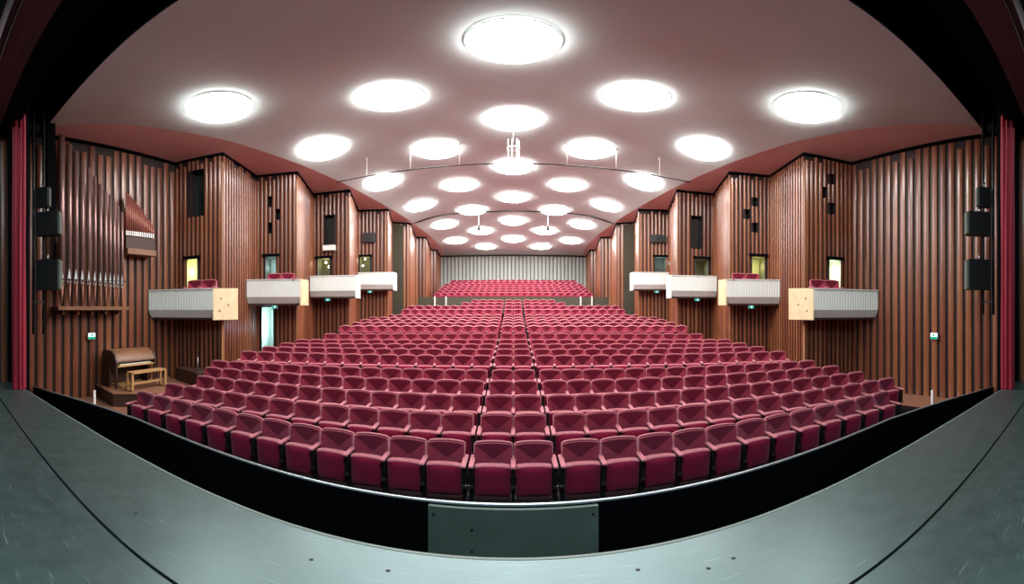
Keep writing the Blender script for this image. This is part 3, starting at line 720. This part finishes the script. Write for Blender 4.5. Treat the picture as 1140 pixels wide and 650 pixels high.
tag(org, 'organ front of twelve tall metal pipes descending in height, on a wall shelf', 'organ')
# second, smaller division
LO2 = 9.35; q = on_lat(155, 280, LO2); o2 = empty('pipe_organ', q)
a, b_ = on_lat(139.5, 281, LO2), on_lat(171, 287, LO2); ya, yb = a.y - q.y, b_.y - q.y
mb = MB(); mb.box(-.25, .16, ya, yb, -.12, .05); mb.build('shelf', M['console'], o2)
mb = MB(); mb.box(-.05, .05, ya, yb, .05, .42); mb.build('wind_chest', M['consoled'], o2)
NP = 15
for k in range(NP):
    f = (k+.5)/NP; y = ya + (yb-ya)*f; px = 139.5 + 31*f; r0 = math.hypot(LO2, q.y+y); topz = zat(213 + 40*f**1.15, r0) - q.z; rad = (yb-ya)/NP*.46
    mb = MB(); mb.tube([(0, y, .44), (0, y, topz)], rad, 10); body = mb.build('pipe', M['redpipe'], o2)
    mb = MB(); mb.box(rad*.8, rad*1.08, y-rad*.6, y+rad*.6, .46, .60); mb.build('pipe_mouth', M['lip'], body)
tag(o2, 'smaller raised organ division of slim reddish pipes beside the tall pipes', 'organ')

# ------------------------------------------------------------ loudspeakers on vertical truss poles
def speaker(s, px0, px1, py0, py1, Lat, label, yaw=.55):
    pc = on_lat((px0+px1)/2, (py0+py1)/2, Lat); r0 = math.hypot(pc.x, pc.y); wd = r0*(px1-px0)/F; h = r0*(py1-py0)/F
    pc.x *= 1; t = empty('loudspeaker', (s*Lat, pc.y, pc.z - h/2), s*yaw)
    mb = MB(); ww = wd*.5; dd = wd*.86
    mb.prism([(-ww/2*.8, -dd/2), (ww/2*.8, -dd/2), (ww/2, dd/2), (-ww/2, dd/2)], 0, h); cab = mb.build('cabinet', M['blackmetal'], t)
    mb = MB(); mb.box(-ww/2*.96, ww/2*.96, dd/2, dd/2+.05, .02, h-.02); mb.build('grille', M['grille'], t)
    mb = MB(); mb.tube([(-ww*.25, 0, h), (0, 0, h+.14), (ww*.25, 0, h)], .018, 6); mb.build('yoke', M['chrome'], t)
    tag(t, label, 'loudspeaker', 'black loudspeakers on the stage side poles')
for s, nm in ((-1, 'organ side'), (1, 'side opposite the organ')):
    X0 = lambda a: a if s < 0 else 1143 - a
    speaker(s, 39, 55, 208, 232, 8.1, f'small top black loudspeaker of the stack on the {nm}')
    speaker(s, 39, 68, 236, 263, 8.1, f'middle black loudspeaker of the stack on the {nm}')
    speaker(s, 39, 68, 289, 323, 8.1, f'lowest black loudspeaker of the stack on the {nm}')
    t = empty('loudspeaker_pole', (s*8.25, 2.12, .95))
    for k, (dx, dy) in enumerate(((0, 0), (.0, .25))):
        mb = MB(); mb.tube([(s*dx, dy, zat(372 if s < 0 else 350, 8.5)-.95), (s*dx, dy, E+5.7-.95)], .035, 8); mb.build('pole', M['blackmetal'], t)
    mb = MB(); mb.box(-.03, .03, -.02, .27, zat(337, 8.5)-.95, zat(337, 8.5)-.9); mb.build('crossbar', M['blackmetal'], t); mb = MB(); mb.box(-.03, .03, -.02, .27, zat(225, 8.5)-.95, zat(225, 8.5)-.9); mb.build('crossbar', M['blackmetal'], t)
    tag(t, f'pair of thin black vertical poles carrying the loudspeakers on the {nm}', 'pole')
# black hanging column next to the tallest pipe
mb = MB(); a = on_lat(55.5, 135, 8.9); mb.box(-9.05, -8.8, a.y-.1, a.y+.12, zat(238, 9.3), E+5.2)
tag(mb.build('hanging_duct', M['black']), 'black vertical duct above the loudspeakers beside the tallest organ pipe', 'duct')

# ------------------------------------------------------------ organ console on its platform, bench, stand
mb = MB(); zpl = E - 2.18
mb.prism([(-9.62, 4.35), (-8.35, 4.25), (-7.75, 5.3), (-7.9, 6.55), (-9.62, 6.9)], 0.0, zpl-.03, 0); mb.prism([(-9.62, 4.33), (-8.33, 4.23), (-7.73, 5.3), (-7.88, 6.57), (-9.62, 6.92)], zpl-.03, zpl, 1)
tag(mb.build('platform', [M['consoled'], M['parquet']]), 'low brown wooden platform under the organ console', 'platform')
t = empty('organ_console', (-9.1, 5.2, zpl), PI/2 + .12)   # local x along the wall, local -y faces the hall
wc = .68
for sx in (-1, 1):
    mb = MB(); prof = [(.42, 0), (.42, .98), (.30, 1.05), (-.05, 1.04), (-.22, .93), (-.30, .74), (-.30, .62), (.02, .62), (.05, .0)]
    i = len(mb.v); k = len(prof)
    for dx in (sx*wc - .03, sx*wc + .03): mb.v += [(dx, y, z) for y, z in prof]
    for j in range(k): mb.face((i+j, i+(j+1) % k, i+k+(j+1) % k, i+k+j))
    mb.face(tuple(range(i, i+k))); mb.face(tuple(range(i+k, i+2*k))); mb.build('side_panel', M['consoled'], t)
mb = MB(); cur = [(.36, 1.045), (.20, 1.06), (-.03, 1.05), (-.19, .95), (-.26, .84), (-.28, .76)]
hull(mb, [[(-wc, y, z), (wc, y, z)] for y, z in cur], 0, True); hull(mb, [[(-wc, y+.02, z-.03), (wc, y+.02, z-.03)] for y, z in cur], 0, True)
mb.build('roll_top', M['console'], t)
mb = MB(); mb.box(-wc, wc, .34, .42, 0, 1.0); mb.build('back_panel', M['consoled'], t)
mb = MB(); mb.box(-wc, wc, -.28, .1, .60, .64); mb.build('key_bed', M['honey'], t)
for k in range(2):
    mb = MB(); mb.box(-wc*.8, wc*.8, -.24+.16*k, -.10+.16*k, .645+.05*k, .675+.05*k); mb.build('keyboard', M['cream'], t)
mb = MB()
for k in range(15): mb.box(-.5+.068*k, -.46+.068*k, -.25, .25, .03, .06)
mb.build('pedalboard', M['honey'], t)
for sx in (-1, 1): mb = MB(); mb.box(sx*wc-.03, sx*wc+.03, -.28, -.22, 0, .62); mb.build('leg', M['consoled'], t)
tag(t, 'wooden roll-top organ console standing on the low platform below the tall pipes', 'organ console')
t = empty('organ_bench', (-8.42, 5.32, zpl), PI/2 + .12); bw = .58
mb = MB(); mb.box(-bw, bw, -.14, .14, .48, .52); mb.build('seat', M['honey'], t)
for sx in (-1, 1):
    mb = MB(); mb.box(sx*bw-.03, sx*bw+.03, -.13, -.08, 0, .48); mb.box(sx*bw-.03, sx*bw+.03, .08, .13, 0, .48); mb.box(sx*bw-.03, sx*bw+.03, -.13, .13, .0, .05); mb.build('leg', M['honey'], t)
mb = MB(); mb.box(-bw, bw, -.02, .02, .16, .22); mb.build('stretcher', M['honey'], t)
tag(t, 'honey coloured wooden bench in front of the organ console', 'bench')
p = Vector((-8.0, 6.75)); mb = MB(); mb.prism([(-9.0, 6.75), (-7.75, 6.55), (-7.75, 7.25), (-9.0, 7.15)], .0, zat(414, 10.4)-.0)
tag(mb.build('platform', M['consoled']), 'low dark platform by the wall between the console and the red rows', 'platform')
zt = zat(414, 10.4); t = empty('microphone_stand', (-8.02, 6.8, zt))
mb = MB(); mb.lathe([(.001, .02), (.11, .015), (.12, 0)], k=20); mb.build('base', M['blackmetal'], t)
mb = MB(); mb.tube([(0, 0, .01), (0, 0, .42)], .011, 8); mb.build('pole', M['rail'], t)
tag(t, 'thin metal stand on the low dark platform', 'stand')
# objects by the wall opposite the organ
t = empty('step_box', (8.35, 5.55, .0), .5)
mb = MB(); mb.box(-.35, .35, -.3, .3, 0, .18); mb.build('body', M['black'], t); mb = MB(); mb.box(-.36, .36, -.31, .31, .18, .2); mb.build('tread', M['rail'], t)
tag(t, 'low black box with a pale top at the row end opposite the organ', 'box')
for s, px in ((-1, 118), (1, 1028.5)):
    p_ = on_lat(px if s < 0 else 1143-px, 447, 8.35); mb = MB(); mb.box(-.03, .03, -.03, .03, 0, .48); mb.box(-.06, .06, -.06, .06, 0, .02)
    tag(mb.build('short_post', M['whitepost'], None, (s*8.42, 3.75, 0)), 'short pale post behind the pit rim on the ' + ('organ side' if s < 0 else 'side opposite the organ'), 'post')
for s, px in ((-1, 101.5), (1, 1040.5)):
    p_ = on_lat(px if s < 0 else 1143-px, 374, 9.56); t = empty('exit_sign', (s*9.56, p_.y, p_.z))
    mb = MB(); mb.box(-.05, .03, -.11, .11, -.09, .09) if s > 0 else mb.box(-.03, .05, -.11, .11, -.09, .09); mb.build('housing', M['whitepost'], t)
    xf = -.052*s if s > 0 else .052
    xf = -s*.053
    mb = MB(); mb.quad((xf, -.105, -.02), (xf, .105, -.02), (xf, .105, .085), (xf, -.105, .085)); mb.quad((xf, -.105, -.085), (xf, .105, -.085), (xf, .105, -.02), (xf, -.105, -.02), 1)
    # running figure and doorway
    xg = -s*.055; mb.quad((xg, -.02, -.0), (xg, .03, -.0), (xg, .03, .07), (xg, -.02, .07), 1)
    mb.build('sign_face', [M['signwhite'], M['signgreen']], t)
    tag(t, 'small lit green and white exit sign on the slatted wall ' + ('below the organ pipes' if s < 0 else 'opposite the organ'), 'sign')
for s, bi, px, py in ((-1, 1, 306, 341.5), (-1, 2, 365, 333.5), (-1, 3, 412, 324.5), (1, 1, 836, 341.5), (1, 2, 776, 333.5), (1, 3, 731, 324.5)):
    bx = BOX[bi]; Dm = (bx['A'][1]+bx['B'][1])/2 + .25; p_ = on_depth(px, py, Dm); zt = bx['z0'] + E
    t = empty('exit_sign', (p_.x, Dm, zt)); mb = MB(); mb.box(-.12, .12, -.02, .02, -.11, 0); mb.build('housing', M['whitepost'], t)
    mb = MB(); mb.quad((-.115, -.023, -.105), (.115, -.023, -.105), (.115, -.023, -.01), (-.115, -.023, -.01)); mb.box(-.01, .03, -.028, -.024, -.09, -.02, 1); mb.build('sign_face', [M['signteal'], M['signwhite']], t)
    tag(t, f'small green exit sign hanging under the {ORD[bi]} balcony box on the ' + ('organ side' if s < 0 else 'side opposite the organ'), 'sign')

# loudspeaker flat cabinets and ledge on the fourth bays
for s, a in ((-1, (405, 418, 260, 270)), (1, (723, 741, 262, 270.5))):
    fc = (L_ if s < 0 else R_)[7]; u0, z1 = fc.hit(a[0], a[2]); u1, z0 = fc.hit(a[1], a[3]); c = fc.pt((u0+u1)/2, .16); t = empty('wall_monitor', (c.x, c.y, z0), math.atan2(fc.u.y, fc.u.x) + (PI if s < 0 else 0))
    mb = MB(); ww = abs(u1-u0)/2; mb.box(-ww, ww, -.05, .05, 0, z1-z0); mb.build('cabinet', M['blackmetal'], t)
    mb = MB(); mb.box(-ww*.9, ww*.9, -.06, -.05, .03, z1-z0-.03); mb.build('screen', M['glass'], t)
    mb = MB(); mb.tube([(0, .05, .2), (0, .14, .2)], .03, 8); mb.build('bracket', M['blackmetal'], t)
    tag(t, 'dark wide box mounted above the fourth balcony box on the ' + ('organ side' if s < 0 else 'side opposite the organ'), 'wall monitor')
fc = L_[5]; u0, z1 = fc.hit(361, 274); u1, z0 = fc.hit(374, 279); mb = MB(); a, b_ = fc.pt(u0, .0), fc.pt(u1, .0); c, d = fc.pt(u1, .22), fc.pt(u0, .22)
mb.prism([a, b_, c, d], z0, z1); struct(mb.build('window_ledge', M['boxwhite']))
# little bulbs seen in the third and fourth box doorways on the organ side
for fi, pts in ((5, ((362, 292), (365.5, 297))), (7, ((406, 288.5), (403.5, 295.5)))):
    for k, (px, py) in enumerate(pts):
        u, z = L_[fi].hit(px, py); c = L_[fi].pt(u, .0); t = empty('doorway_bulb', (c.x, c.y+.06, z)); mb = MB(); mb.lathe([(.001, -.045), (.035, -.03), (.045, 0), (.035, .03), (.001, .045)], k=12); mb.build('bulb', M['bulb'], t)
        mb = MB(); mb.tube([(0, 0, .04), (0, 0, .09)], .018, 8); mb.build('holder', M['chrome'], t)
        tag(t, f'{"upper" if k == 0 else "lower"} tiny bright bulb in the doorway above the {"third" if fi == 5 else "fourth"} balcony box', 'bulb')
